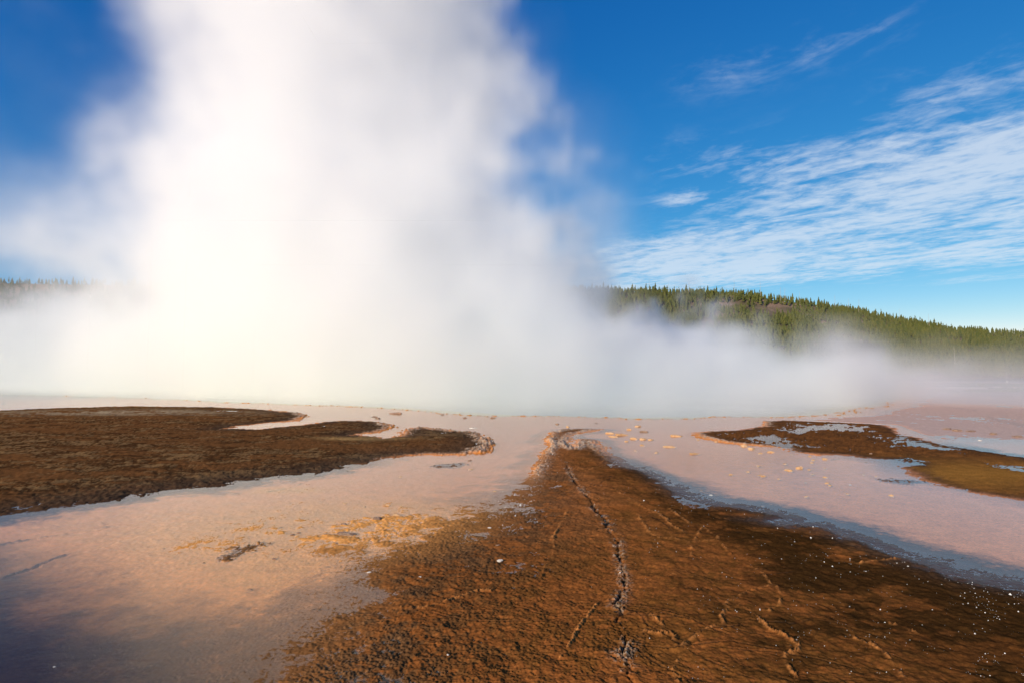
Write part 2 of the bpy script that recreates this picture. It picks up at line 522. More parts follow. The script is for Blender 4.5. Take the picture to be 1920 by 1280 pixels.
    fringe = np.exp(-((sb + 0.12) / 0.22) ** 2) * np.clip(rimz * 1.2, 0, 1)
    h += rim * (0.035 + 0.012 * cell2 + 0.012 * n2)
    # edge of the hot pool, then its floor
    lip = np.exp(-((sp + 0.08) / 0.16) ** 2)
    h = np.where(sp > 0, np.minimum(h, -0.02 - 0.05 * np.minimum(sp, 2) - 0.10 * np.clip(sp - 2, 0, 40)), h)
    h += lip * (0.058 + 0.012 * n2)
    # the flat beyond
    flat = ss((x - 9) / 4) * ss((y - 13.5) / 2.5) * ss((-sp - 0.5) / 1.5) * ss((-sr - 0.15) / 0.5)
    h = h * (1 - flat) + flat * (0.010 + 0.004 * n1 + 0.004 * n3 + 0.002 * n2)
    far = ss((r - 60) / 60) * (sp < 0)
    h = np.where(far > 0, h * (1 - far) + far * (-0.03 + 0.03 * n3 + 0.01 * n1), h)
    h = np.where(r > 900, -0.6, h)

    # ---- what grows or lies where (albedo of the mats and sediments, near corners shaded in)
    def C(*c): return np.array(c, np.float64)
    def mix(a, b, t): return a + (b - a) * t[..., None]
    one = np.ones(x.shape + (3,))
    pink = one * C(0.94, 0.37, 0.14)
    col = mix(pink, one * C(0.95, 0.37, 0.08), np.clip(shoal * 1.3 + 0.7 * np.exp(-((x + 1.5) / 4.5) ** 2) * ss((11 - y) / 6), 0, 1))
    col = mix(col, one * C(0.93, 0.40, 0.20), ss((x - 3) / 6))
    col = mix(col, one * C(0.85, 0.40, 0.12), np.clip(shoal * 1.6, 0, 1) * ss(cell * 0.5 + 0.6))
    col = mix(col, one * C(0.060, 0.029, 0.013), ss((4.9 - y) / 1.6 + (-x - 3.2) / 3 + 0.42 + 0.06 * n1) * (1 - 0.9 * onT))  # lens vignette painted into the bottom colour at the near left corner
    # brown film on the bottom beside the banks
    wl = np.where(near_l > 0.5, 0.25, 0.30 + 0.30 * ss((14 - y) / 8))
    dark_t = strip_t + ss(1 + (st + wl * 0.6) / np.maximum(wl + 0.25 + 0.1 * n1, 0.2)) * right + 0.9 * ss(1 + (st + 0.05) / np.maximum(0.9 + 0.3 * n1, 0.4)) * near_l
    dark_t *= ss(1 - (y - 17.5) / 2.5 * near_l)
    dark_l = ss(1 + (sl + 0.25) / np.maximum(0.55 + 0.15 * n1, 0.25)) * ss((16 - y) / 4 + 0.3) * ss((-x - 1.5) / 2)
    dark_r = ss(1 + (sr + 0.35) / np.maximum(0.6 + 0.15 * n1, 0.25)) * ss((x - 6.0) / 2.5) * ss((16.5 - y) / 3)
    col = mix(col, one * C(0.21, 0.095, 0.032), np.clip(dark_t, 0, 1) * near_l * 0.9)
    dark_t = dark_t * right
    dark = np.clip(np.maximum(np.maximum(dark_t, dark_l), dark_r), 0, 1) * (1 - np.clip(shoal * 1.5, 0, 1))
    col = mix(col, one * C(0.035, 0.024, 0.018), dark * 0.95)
    # tongue: rust, ochre and dark brown mats
    tong = mix(one * C(0.235, 0.080, 0.020), one * C(0.160, 0.062, 0.015), ss(0.5 + 0.5 * mott))
    tong = mix(tong, one * C(0.29, 0.105, 0.032), ss(0.35 - (np.abs(x - axis + 0.6) - 1.2) / 1.6) * ss((y - 4.0) / 5) * ss(0.7 + 0.4 * n1))
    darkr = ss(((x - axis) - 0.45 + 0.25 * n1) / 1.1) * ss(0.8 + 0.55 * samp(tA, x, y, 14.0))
    tong = mix(tong, one * C(0.042, 0.020, 0.006), np.clip(darkr * 0.9 + 0.7 * ss((x - 1.5) / 1.5) * ss((5.2 - y) / 1.6), 0, 0.93))  # dark mat, plus vignette painted into its colour at the near right corner
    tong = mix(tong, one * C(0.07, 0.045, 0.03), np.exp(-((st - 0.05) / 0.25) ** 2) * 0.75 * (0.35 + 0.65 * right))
    tong = mix(tong, one * C(0.10, 0.058, 0.03), np.clip(marge * 1.2, 0, 1) * ss(0.55 + 0.5 * mott) * 0.8)
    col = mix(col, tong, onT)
    lft = mix(one * C(0.150, 0.064, 0.022), one * C(0.064, 0.029, 0.011), ss(0.5 + 0.9 * streak))
    lft = mix(lft, one * C(0.24, 0.135, 0.055), ss(streak * 0.8 + 0.9 * mott - 0.5) * 0.8)
    pc = g(210, 775)
    lft = mix(lft, one * C(0.34, 0.25, 0.15), np.exp(-(((x - pc[0]) / 6.0) ** 2 + ((y - pc[1]) / 2.0) ** 2)) * ss(0.6 + 0.7 * streak))
    pc = g(690, 823)
    lft = mix(lft, one * C(0.62, 0.36, 0.12), np.exp(-(((x - pc[0] - 0.1 * n1) / 1.0) ** 2 + ((y - pc[1]) / 0.5) ** 2)))
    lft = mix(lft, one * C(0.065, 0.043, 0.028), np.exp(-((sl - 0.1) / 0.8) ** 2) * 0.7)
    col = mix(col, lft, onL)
    rgt = mix(one * C(0.17, 0.066, 0.020), one * C(0.10, 0.044, 0.017), ss(0.5 + 0.6 * mott))
    pc = g(1830, 890)
    rgt = mix(rgt, one * C(0.30, 0.135, 0.028), np.exp(-(((x - pc[0]) / 2.6) ** 2 + ((y - pc[1]) / 1.6) ** 2)))
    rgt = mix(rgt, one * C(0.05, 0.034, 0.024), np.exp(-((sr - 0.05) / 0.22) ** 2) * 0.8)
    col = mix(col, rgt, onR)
    col = mix(col, one * C(0.08, 0.05, 0.032), np.clip(shelf, 0, 1) * 0.85)
    col = mix(col, one * C(0.09, 0.055, 0.03), np.clip(fis * 1.3, 0, 1) * 0.85)
    # fringes and crusts
    col = mix(col, one * C(0.75, 0.24, 0.03), np.clip(fringe * (1.1 + 0.25 * n2), 0, 1))
    col = mix(col, one * C(0.60, 0.46, 0.32), np.clip(rim * (0.65 + 0.5 * cell2), 0, 0.9))
    col = mix(col, one * C(0.46, 0.35, 0.24), np.clip(crust * (0.10 + 0.6 * cell2 + 0.3 * n2), 0, 0.75))
    col = mix(col, one * C(0.03, 0.02, 0.013), np.clip(crack * 1.2, 0, 1) * 0.9)
    col = mix(col, one * C(0.42, 0.17, 0.05), np.clip(ridge * 1.0, 0, 0.85) * ss(0.9 + 0.4 * n1))
    # pool: tan lip, yellow shallows, green, then blue
    col = mix(col, one * C(0.66, 0.31, 0.09), np.clip(lip * 1.2, 0, 1))
    pf = mix(one * C(0.72, 0.62, 0.36), one * C(0.52, 0.68, 0.50), ss((sp - 1.0) / 6))
    pf = mix(pf, one * C(0.22, 0.55, 0.56), ss((sp - 7) / 12))
    pf = mix(pf, one * C(0.02, 0.20, 0.36), ss((sp - 18) / 14))
    col = mix(col, pf, ss(sp / 0.4 - 0.2))
    # the far flat: grey sinter, pale strip, then dull earth
    col = mix(col, one * C(0.50, 0.31, 0.23), flat * 0.9)
    fl = mix(one * C(0.36, 0.28, 0.25), one * C(0.28, 0.21, 0.19), ss(0.5 + 0.6 * n3))
    strip = np.exp(-((y - 74 - 2.0 * n3 - 0.03 * x) / 4.0) ** 2) * ss((x - 48) / 14)
    fl = mix(fl, one * C(0.72, 0.68, 0.58), strip)
    fl = mix(fl, one * C(0.10, 0.085, 0.05), ss((r - 180) / 60))
    col = mix(col, fl, ss((r - 45) / 25) * (sp < -0.3))
    h += 0.06 * strip
    wet = np.clip(1 - h / 0.05, 0, 1)
    film = 0.9 * strip_t + 0.6 * flat 
    dry = np.clip(rim + crust * 0.7 + strip, 0, 1)
    return h, np.clip(col, 0.004, 0.9), wet, dry, np.clip(film, 0, 1)


def build_ground():
    v = np.arange(1320, 742, -0.82)
    rows = CAM_H / ((v - 703.0) / F)
    near = np.array([0.15, 0.6, 1.1, 1.6, 2.0, 2.3, 2.6])
    near = near[near < rows[0] - 0.03]
    far = np.array([52, 57, 62, 68, 75, 83, 92, 102, 115, 130, 150, 175, 210, 260, 330, 450, 700, 1200, 2200, 4000.0])
    far = far[far > rows[-1] + 2]
    rad = np.concatenate([near, rows, far])
    a_f = np.radians(np.linspace(-49, 49, 960))
    a_l = np.radians(np.linspace(49, 311, 90)[1:-1])
    ang = np.concatenate([a_f, a_l])
    R, A = np.meshgrid(rad, ang, indexing='ij')
    x = R * np.sin(A); y = R * np.cos(A)
    shape = x.shape
    h, col, wet, dry, film = ground_fields(x.ravel(), y.ravel())
    co = np.stack([x.ravel(), y.ravel(), h], -1)
    me = grid_mesh('ground', co, shape[0], shape[1], wrap=True)
    ca = me.color_attributes.new('mat_colour', 'FLOAT_COLOR', 'POINT')
    ca.data.foreach_set('color', np.concatenate([col, np.ones((len(col), 1))], 1).astype(np.float32).ravel())
    for nm, val in (('wetness', wet), ('dryness', dry), ('film', film)):
        at = me.attributes.new(nm, 'FLOAT', 'POINT')
        at.data.foreach_set('value', val.astype(np.float32))
    t = NT('thermal_ground')
    a = t.n('ShaderNodeVertexColor', layer_name='mat_colour')
    w = t.n('ShaderNodeAttribute', attribute_name='wetness')
    d = t.n('ShaderNodeAttribute', attribute_name='dryness')
    tc = t.n('ShaderNodeTexCoord')
    f1 = t.noise(38, 5, 0.65, tc.outputs['Object'])
    f2 = t.noise(130, 3, 0.6, tc.outputs['Object'])
    f3 = t.noise(5, 4, 0.6, tc.outputs['Object'])
    k = t.m('ADD', t.m('MULTIPLY', t.rng(f1, 0.25, 0.75, 0.62, 1.38), t.rng(f2, 0.2, 0.8, 0.72, 1.28)), t.rng(f3, 0.3, 0.7, -0.12, 0.12))
    c = t.n('ShaderNodeVectorMath', operation='SCALE')
    t.l(a.outputs[0], c.inputs[0]); t.l(k, c.inputs['Scale'])
    t.l(c.outputs[0], t.p.inputs['Base Color'])
    rough = t.m('ADD', t.m('MULTIPLY', d.outputs['Fac'], 0.25), t.rng(f1, 0.2, 0.8, 0.42, 0.7))
    t.l(rough, t.p.inputs['Roughness'])
    t.p.inputs['Specular IOR Level'].default_value = 0.0
    fm = t.n('ShaderNodeAttribute', attribute_name='film')
    t.l(t.m('MULTIPLY', fm.outputs['Fac'], 0.6), t.p.inputs['Coat Weight'])
    t.p.inputs['Coat Roughness'].default_value = 0.22
    t.p.inputs['Coat IOR'].default_value = 1.33
    b = t.n('ShaderNodeBump', Strength=0.5, Distance=0.0022)
    t.l(t.m('ADD', t.m('MULTIPLY', f1, 0.8), t.m('MULTIPLY', f2, 0.45)), b.inputs['Height'])
    t.l(b.outputs[0], t.p.inputs['Normal'])
    o = link('ground', me, t.mat)
    tag(o, 'rust brown and pink terraced hot spring ground', kind='structure')


def build_water():
    """the film of clear hot water that stands over the terraces and the pool"""
    rad = np.array([0.3, 2, 6, 15, 30, 60, 100, 140, 165])
    ang = np.radians(np.linspace(0, 360, 97)[:-1])
    R, A = np.meshgrid(rad, ang, indexing='ij')
    co = np.stack([R * np.sin(A), R * np.cos(A), np.zeros_like(R)], -1)
    me = grid_mesh('water', co.reshape(-1, 3), len(rad), len(ang), wrap=True)
    t = NT('shallow_water')
    t.t.nodes.remove(t.p)
    tc = t.n('ShaderNodeTexCoord')
    mp = t.n('ShaderNodeMapping')
    t.l(tc.outputs['Object'], mp.inputs[0])
    f1 = t.noise(9, 3, 0.55, mp.outputs[0])
    f2 = t.noise(46, 2, 0.5, mp.outputs[0])
    b = t.n('ShaderNodeBump', Strength=0.35, Distance=0.004)
    t.l(t.m('ADD', t.m('MULTIPLY', f1, 1.0), t.m('MULTIPLY', f2, 0.35)), b.inputs['Height'])
    # light that comes up through the film meets the same interface from below
    geo = t.n('ShaderNodeNewGeometry')
    fr = t.n('ShaderNodeFresnel', IOR=1.33)
    t.l(t.rng(geo.outputs['Backfacing'], 0, 1, 1.33, 1 / 1.33), fr.inputs['IOR'])
    t.l(b.outputs[0], fr.inputs['Normal'])
    gl_ = t.n('ShaderNodeBsdfGlossy', Roughness=0.10)
    t.l(b.outputs[0], gl_.inputs['Normal'])
    tr = t.n('ShaderNodeBsdfTransparent')
    tr.inputs[0].default_value = (0.97, 0.975, 0.97, 1)
    mx = t.n('ShaderNodeMixShader')
    t.l(fr.outputs[0], mx.inputs[0]); t.l(tr.outputs[0], mx.inputs[1]); t.l(gl_.outputs[0], mx.inputs[2])
    t.l(mx.outputs[0], t.out.inputs['Surface'])
    tag(link('water', me, t.mat), 'still film of shallow water over pink sediment', kind='structure')


build_ground()
build_water()

# ------------------------------------------------------------------ steam
def build_steam():
    dx = 1.0
    x0, y0, z0 = -92.0, 20.0, -0.4
    nx, ny, nz = 166, 92, 150
    rng = np.random.default_rng(11)
    shape = (nx, ny, nz)
    k = np.sqrt(sum(q ** 2 for q in np.meshgrid(np.fft.fftfreq(nx), np.fft.fftfreq(ny), np.fft.rfftfreq(nz), indexing='ij')))
    k[0, 0, 0] = 1

    def field(beta, lo):
        f = np.fft.rfftn(rng.standard_normal(shape)) * np.where(k < lo, lo, k) ** (-beta / 2)
        f[0, 0, 0] = 0
        n = np.fft.irfftn(f, s=shape, axes=(0, 1, 2))
        return n / n.std()
    N1 = field(4.4, 1 / 22)
    N2 = field(3.4, 1 / 9)
    gx = x0 + dx * np.arange(nx); gy = y0 + dx * np.arange(ny); gz = z0 + dx * np.arange(nz)
    X, Y, Z = np.meshgrid(gx, gy, gz, indexing='ij')
    X2, Y2 = np.meshgrid(gx, gy, indexing='ij')
    sp = sdf(X2, Y2, POOL)[:, :, None]
    M = 60.0 / F                                # metres per photograph pixel at the plume

    def pz(v): return CAM_H + (703 - v) * M
    def pxm(u): return (u - 960) * M
    vv = [705, 550, 480, 400, 330, 250, 150, 0, -250, -900]
    zz = [pz(v) for v in vv]
    L = np.interp(Z, zz, [pxm(u) for u in (-40, 60, 110, 165, 195, 225, 265, 305, 340, 420)])
    R = np.interp(Z, zz, [pxm(u) for u in (1120, 1110, 1090, 1050, 1000, 960, 930, 940, 965, 1080)])
    hd = np.interp(Z, zz, [30, 27, 25, 22, 20, 19, 18, 18, 18, 20])
    yc = np.interp(Z, zz, [64, 63, 62, 61, 60, 60, 60, 60, 60, 62])
    xc = (L + R) / 2; hw = (R - L) / 2
    r = np.sqrt(((X - xc) / hw) ** 2 + ((Y - yc) / hd) ** 2)
    sd = (1 - r) * np.minimum(hw, hd)
    D = 0.11 * ss((sd + 2.3 * N1 + 0.9 * N2 + 2.4) / np.where(X < xc, 12.0, 6.5)) ** 1.2
    D *= np.clip(1.05 + 0.18 * N1 + 0.25 * N2, 0.35, 2.0)
    # low steam that hugs the pool and drifts to the right
    top = np.interp(X, [-92, -60, -48, -40, -20, 4, 8, 13, 15.5, 17, 19, 22, 26, 29, 33, 38, 50, 74],
                    [8, 9, 10, 13, 15, 11, 6.6, 5.6, 3.2, 2.8, 5.6, 5.8, 5.0, 4.0, 3.0, 1.9, 1.3, 1.0]) * np.clip(Y / 45, 0.45, 2.0)
    den = np.interp(X, [-92, -50, 2, 10, 24, 30, 36, 46, 74], [0.03, 0.06, 0.13, 0.18, 0.18, 0.13, 0.045, 0.014, 0.006])
    lay = den * ss((top + (1.1 * N1 + 0.8 * N2) * np.clip(Y / 45, 0.5, 2) - Z) / (2.0 + 0.38 * top)) * np.clip(1 + 0.28 * N2 + 0.2 * N1, 0.15, 2)
    pm = np.maximum(ss((sp + 0.8) / 2.6), ss((X - 20) / 10) * ss((Y - 24) / 8) * 0.8)
    lay *= pm
    D = np.maximum(D * ss((sp + 2) / 6 + 0.0 * Z), lay)
    # thin veils and single puffs round the column
    for u, v, rad_, s in ((1085, 420, 62, 0.08), (1080, 520, 75, 0.07), (985, 165, 45, 0.020), (1040, 290, 95, 0.008), (960, 60, 70, 0.010),
                          (930, 250, 60, 0.02), (60, 110, 150, 0.004), (190, 260, 70, 0.006), (110, 430, 90, 0.012), (40, 500, 85, 0.06), (150, 515, 85, 0.07), (30, 430, 110, 0.012), (-40, 530, 90, 0.035)):
        q = ((X - pxm(u)) ** 2 + (Z - pz(v)) ** 2 + (Y - 58) ** 2) / (rad_ * M) ** 2
        D += s * np.exp(-q) * np.clip(0.9 + 0.5 * N1 + 0.45 * N2, 0, 3) * (q < 6)
    # nothing reaches the sides of the field
    for ax, n in ((0, nx), (1, ny)):
        i = np.arange(n); e = ss(np.minimum(i, n - 1 - i) / 5.0)
        D *= e.reshape([-1 if j == ax else 1 for j in range(3)])
    D *= ss((gz[-1] - gz) / 14)[None, None, :]
    D = np.where(D < 0.0012, 0, D)
    me = bpy.data.meshes.new('steam')
    me.vertices.add(nx * ny * nz)
    me.vertices.foreach_set('co', np.stack([X, Y, Z], -1).astype(np.float32).ravel())
    at = me.attributes.new('steam_density', 'FLOAT', 'POINT')
    at.data.foreach_set('value', D.astype(np.float32).ravel())
    t = NT('steam')
    t.t.nodes.remove(t.p)
    pv = t.n('ShaderNodeVolumePrincipled')
    pv.inputs['Color'].default_value = (0.996, 0.996, 0.996, 1)
    pv.inputs['Density'].default_value = 1.0
    pv.inputs['Anisotropy'].default_value = 0.1
    t.l(pv.outputs[0], t.out.inputs['Volume'])
    ng = bpy.data.node_groups.new('steam_field', 'GeometryNodeTree')
    ng.interface.new_socket('Geometry', in_out='INPUT', socket_type='NodeSocketGeometry')
    ng.interface.new_socket('Geometry', in_out='OUTPUT', socket_type='NodeSocketGeometry')
    A = ng.nodes.new; K = ng.links.new
    gi = A('NodeGroupInput'); go = A('NodeGroupOutput'); vc = A('GeometryNodeVolumeCube')
    pos = A('GeometryNodeInputPosition'); sep = A('ShaderNodeSeparateXYZ')
    K(pos.outputs[0], sep.inputs[0])

    def m(op, a, b=None):
        n = A('ShaderNodeMath'); n.operation = op
        for i, v in enumerate((a, b)):
            if v is None: continue
            if isinstance(v, (int, float)): n.inputs[i].default_value = v
            else: K(v, n.inputs[i])
        return n.outputs[0]
    ix = [m('ROUND', m('DIVIDE', m('SUBTRACT', sep.outputs[i], o), dx)) for i, o in enumerate((x0, y0, z0))]
    idx = m('ADD', m('MULTIPLY', m('ADD', m('MULTIPLY', ix[0], ny), ix[1]), nz), ix[2])
    na = A('GeometryNodeInputNamedAttribute'); na.data_type = 'FLOAT'; na.inputs[0].default_value = 'steam_density'
    si = A('GeometryNodeSampleIndex'); si.data_type = 'FLOAT'; si.domain = 'POINT'
    K(gi.outputs[0], si.inputs['Geometry']); K(na.outputs[0], si.inputs['Value']); K(idx, si.inputs['Index'])
    K(si.outputs[0], vc.inputs['Density'])
    vc.inputs['Min'].default_value = (x0, y0, z0)
    vc.inputs['Max'].default_value = (x0 + dx * (nx - 1), y0 + dx * (ny - 1), z0 + dx * (nz - 1))
    for nm, n in zip('XYZ', (nx, ny, nz)): vc.inputs['Resolution ' + nm].default_value = n
    sm = A('GeometryNodeSetMaterial'); sm.inputs['Material'].default_value = t.mat
    K(vc.outputs[0], sm.inputs[0]); K(sm.outputs[0], go.inputs[0])
    o = link('steam', me, t.mat)
    o.modifiers.new('steam_field', 'NODES').node_group = ng
    tag(o, 'tall white column of steam rising from the hot pool', 'steam', kind='stuff')


build_steam()

# ------------------------------------------------------------------ hills and forest
RIDGE_U = [-600, 0, 180, 420, 700, 1000, 1120, 1300, 1400, 1500, 1600, 1700, 1790, 1920, 2100, 2500]
RIDGE_V = [512, 517, 520, 522, 526, 531, 533, 538, 541, 556, 573, 592, 611, 640, 680, 700]     # tree tops
TREE_H = 7.4
Y_BASE, Y_RIDGE = 285.0, 520.0
_hn = tile(21, 3.2, 512, 4)


def hill_z(x, y):
    t = x / y
    u = 960 + F * t
    zr = CAM_H + (703 - np.interp(u, RIDGE_U, RIDGE_V)) / F * Y_RIDGE - TREE_H * 0.9
    zr = np.maximum(zr, 1.0)
    s = np.clip((y - Y_BASE) / (Y_RIDGE - Y_BASE), 0, 1)
    prof = s ** 1.15 * (1.0 - 0.12 * np.sin(s * math.pi))
    z = zr * prof + 3.0 * samp(_hn, x, y, 420.0) * np.sin(s * math.pi)
    back = np.clip((y - Y_RIDGE) / 120, 0, 1)
    return z - back * back * 18 - 1.2 * (s <= 0)


def far_z(x, y):
    u = 960 + F * x / y
    zr = CAM_H + (703 - np.interp(u, [1500, 1700, 1800, 1920, 2100, 2600], [640, 612, 611, 617, 622, 640])) / F * 950 - 9
    s = np.clip((y - 640) / 310, 0, 1)
    return zr * s ** 1.1 - np.clip((y - 950) / 100, 0, 1) ** 2 * 20 + 2.0 * samp(_hn, x, y, 500.0) * np.sin(s * math.pi) - 2 * (s <= 0)


def hill_mat(name):
    t = NT(name)
    tc = t.n('ShaderNodeTexCoord')
    a = t.noise(0.03, 4, 0.6, tc.outputs['Object'])
    b = t.noise(0.6, 4, 0.6, tc.outputs['Object'])
    c = t.mixc(t.rng(a, 0.4, 0.62, 0, 1), (0.10, 0.085, 0.042), (0.30, 0.20, 0.15))
    c = t.mixc(t.rng(b, 0.3, 0.7, 0, 0.6), c, (0.07, 0.06, 0.035))
    t.l(c, t.p.inputs['Base Color'])
    t.p.inputs['Roughness'].default_value = 0.95
    t.p.inputs['Specular IOR Level'].default_value = 0.1
    return t.mat


def build_hills():
    ts = np.linspace(-1.35, 1.5, 190)
    ys = np.concatenate([np.linspace(Y_BASE - 5, Y_RIDGE, 60), np.linspace(Y_RIDGE + 10, 680, 12)])
    T, Y = np.meshgrid(ts, ys, indexing='ij')
    X = T * Y
    co = np.stack([X, Y, hill_z(X, Y)], -1).reshape(-1, 3)
    me = grid_mesh('hillside', co, len(ts), len(ys))
    me.flip_normals()
    tag(link('hillside', me, hill_mat('hill_soil')), 'long forested hill behind the spring', kind='structure')
    ts = np.linspace(0.5, 1.6, 60); ys = np.linspace(635, 1060, 40)
    T, Y = np.meshgrid(ts, ys, indexing='ij'); X = T * Y
    me = grid_mesh('far_ridge', np.stack([X, Y, far_z(X, Y)], -1).reshape(-1, 3), len(ts), len(ys))
    me.flip_normals()
    tag(link('far_ridge', me, hill_mat('far_soil')), 'farther low wooded ridge at the right edge', kind='structure')


def crown_arrays(rnd, levels, tips, rmax, base, sparse=0.0):
    """ragged whorls of boughs, height 1"""
    V, T = [], []
    for i in range(levels):
        f = i / (levels - 1)
        z = base + (0.93 - base) * f
        if rnd.random() < sparse and 0 < i < levels - 1: continue
        rad = rmax * (1 - f) ** 0.75 * rnd.uniform(0.75, 1.2) + 0.012
        rise = (0.93 - base) / levels * rnd.uniform(1.5, 2.2)
        k = len(V)
        lean = rnd.uniform(0, 6.28); lo = rad * 0.22
        V.append((0.25 * lo * math.cos(lean), 0.25 * lo * math.sin(lean), min(1.0, z + rise)))
        n = tips * 2
        a0 = rnd.uniform(0, 6.28)
        for j in range(n):
            a = a0 + j * 2 * math.pi / n + rnd.uniform(-0.12, 0.12)
            q = rad * (rnd.uniform(0.8, 1.25) if j % 2 == 0 else rnd.uniform(0.35, 0.6))
            dz = -rnd.uniform(0.0, 0.035) if j % 2 == 0 else rnd.uniform(0.0, 0.03)
            V.append((q * math.cos(a) + lo * math.cos(lean), q * math.sin(a) + lo * math.sin(lean), z + dz))
        for j in range(n):
            T.append((k, k + 1 + j, k + 1 + (j + 1) % n))
    return np.array(V), np.array(T)


def trunk_arrays(r0, r1, h, sides=5, bend=0.0):
    V, T = [], []
    for i, (z, r) in enumerate(((-0.03, r0), (h * 0.5, (r0 + r1) / 2), (h, r1))):
        for j in range(sides):
            a = j * 2 * math.pi / sides
            V.append((r * math.cos(a) + bend * (z / h) ** 2 if h else 0, r * math.sin(a), z))
    for i in range(2):
        for j in range(sides):
            a, b = i * sides + j, i * sides + (j + 1) % sides
            c, d = b + sides, a + sides
            T += [(a, b, c), (a, c, d)]
    k = len(V); V.append((bend, 0, h + r1))
    for j in range(sides): T.append((2 * sides + j, 2 * sides + (j + 1) % sides, k))
    return np.array(V), np.array(T)


def tri_mesh(name, V, T, mat, smooth=False):
    me = bpy.data.meshes.new(name)
    me.vertices.add(len(V)); me.vertices.foreach_set('co', np.asarray(V, np.float32).ravel())
    finish_mesh(me, np.asarray(T), smooth)
    me.materials.append(mat)
    return me


def needle_mat():
    t = NT('pine_needles')
    at = t.n('ShaderNodeAttribute', attribute_name='tone')
    oi = t.n('ShaderNodeObjectInfo')
    tc = t.n('ShaderNodeTexCoord')
    nz = t.noise(1.3, 3, 0.6, tc.outputs['Object'])
    k = t.m('FRACT', t.m('ADD', at.outputs['Fac'], oi.outputs['Random']))
    c = t.mixc(k, (0.062, 0.075, 0.016), (0.125, 0.120, 0.028))
    c = t.mixc(t.rng(nz, 0.35, 0.7, 0, 0.7), c, (0.045, 0.062, 0.020))
    t.l(c, t.p.inputs['Base Color'])
    t.p.inputs['Roughness'].default_value = 0.8
    t.p.inputs['Specular IOR Level'].default_value = 0.15
    return t.mat


def bark_mat(name, c0, c1):
    t = NT(name)
    tc = t.n('ShaderNodeTexCoord')
    t.l(t.mixc(t.noise(1.5, 4, 0.6, tc.outputs['Object']), c0, c1), t.p.inputs['Base Color'])
    t.p.inputs['Roughness'].default_value = 0.9
    return t.mat


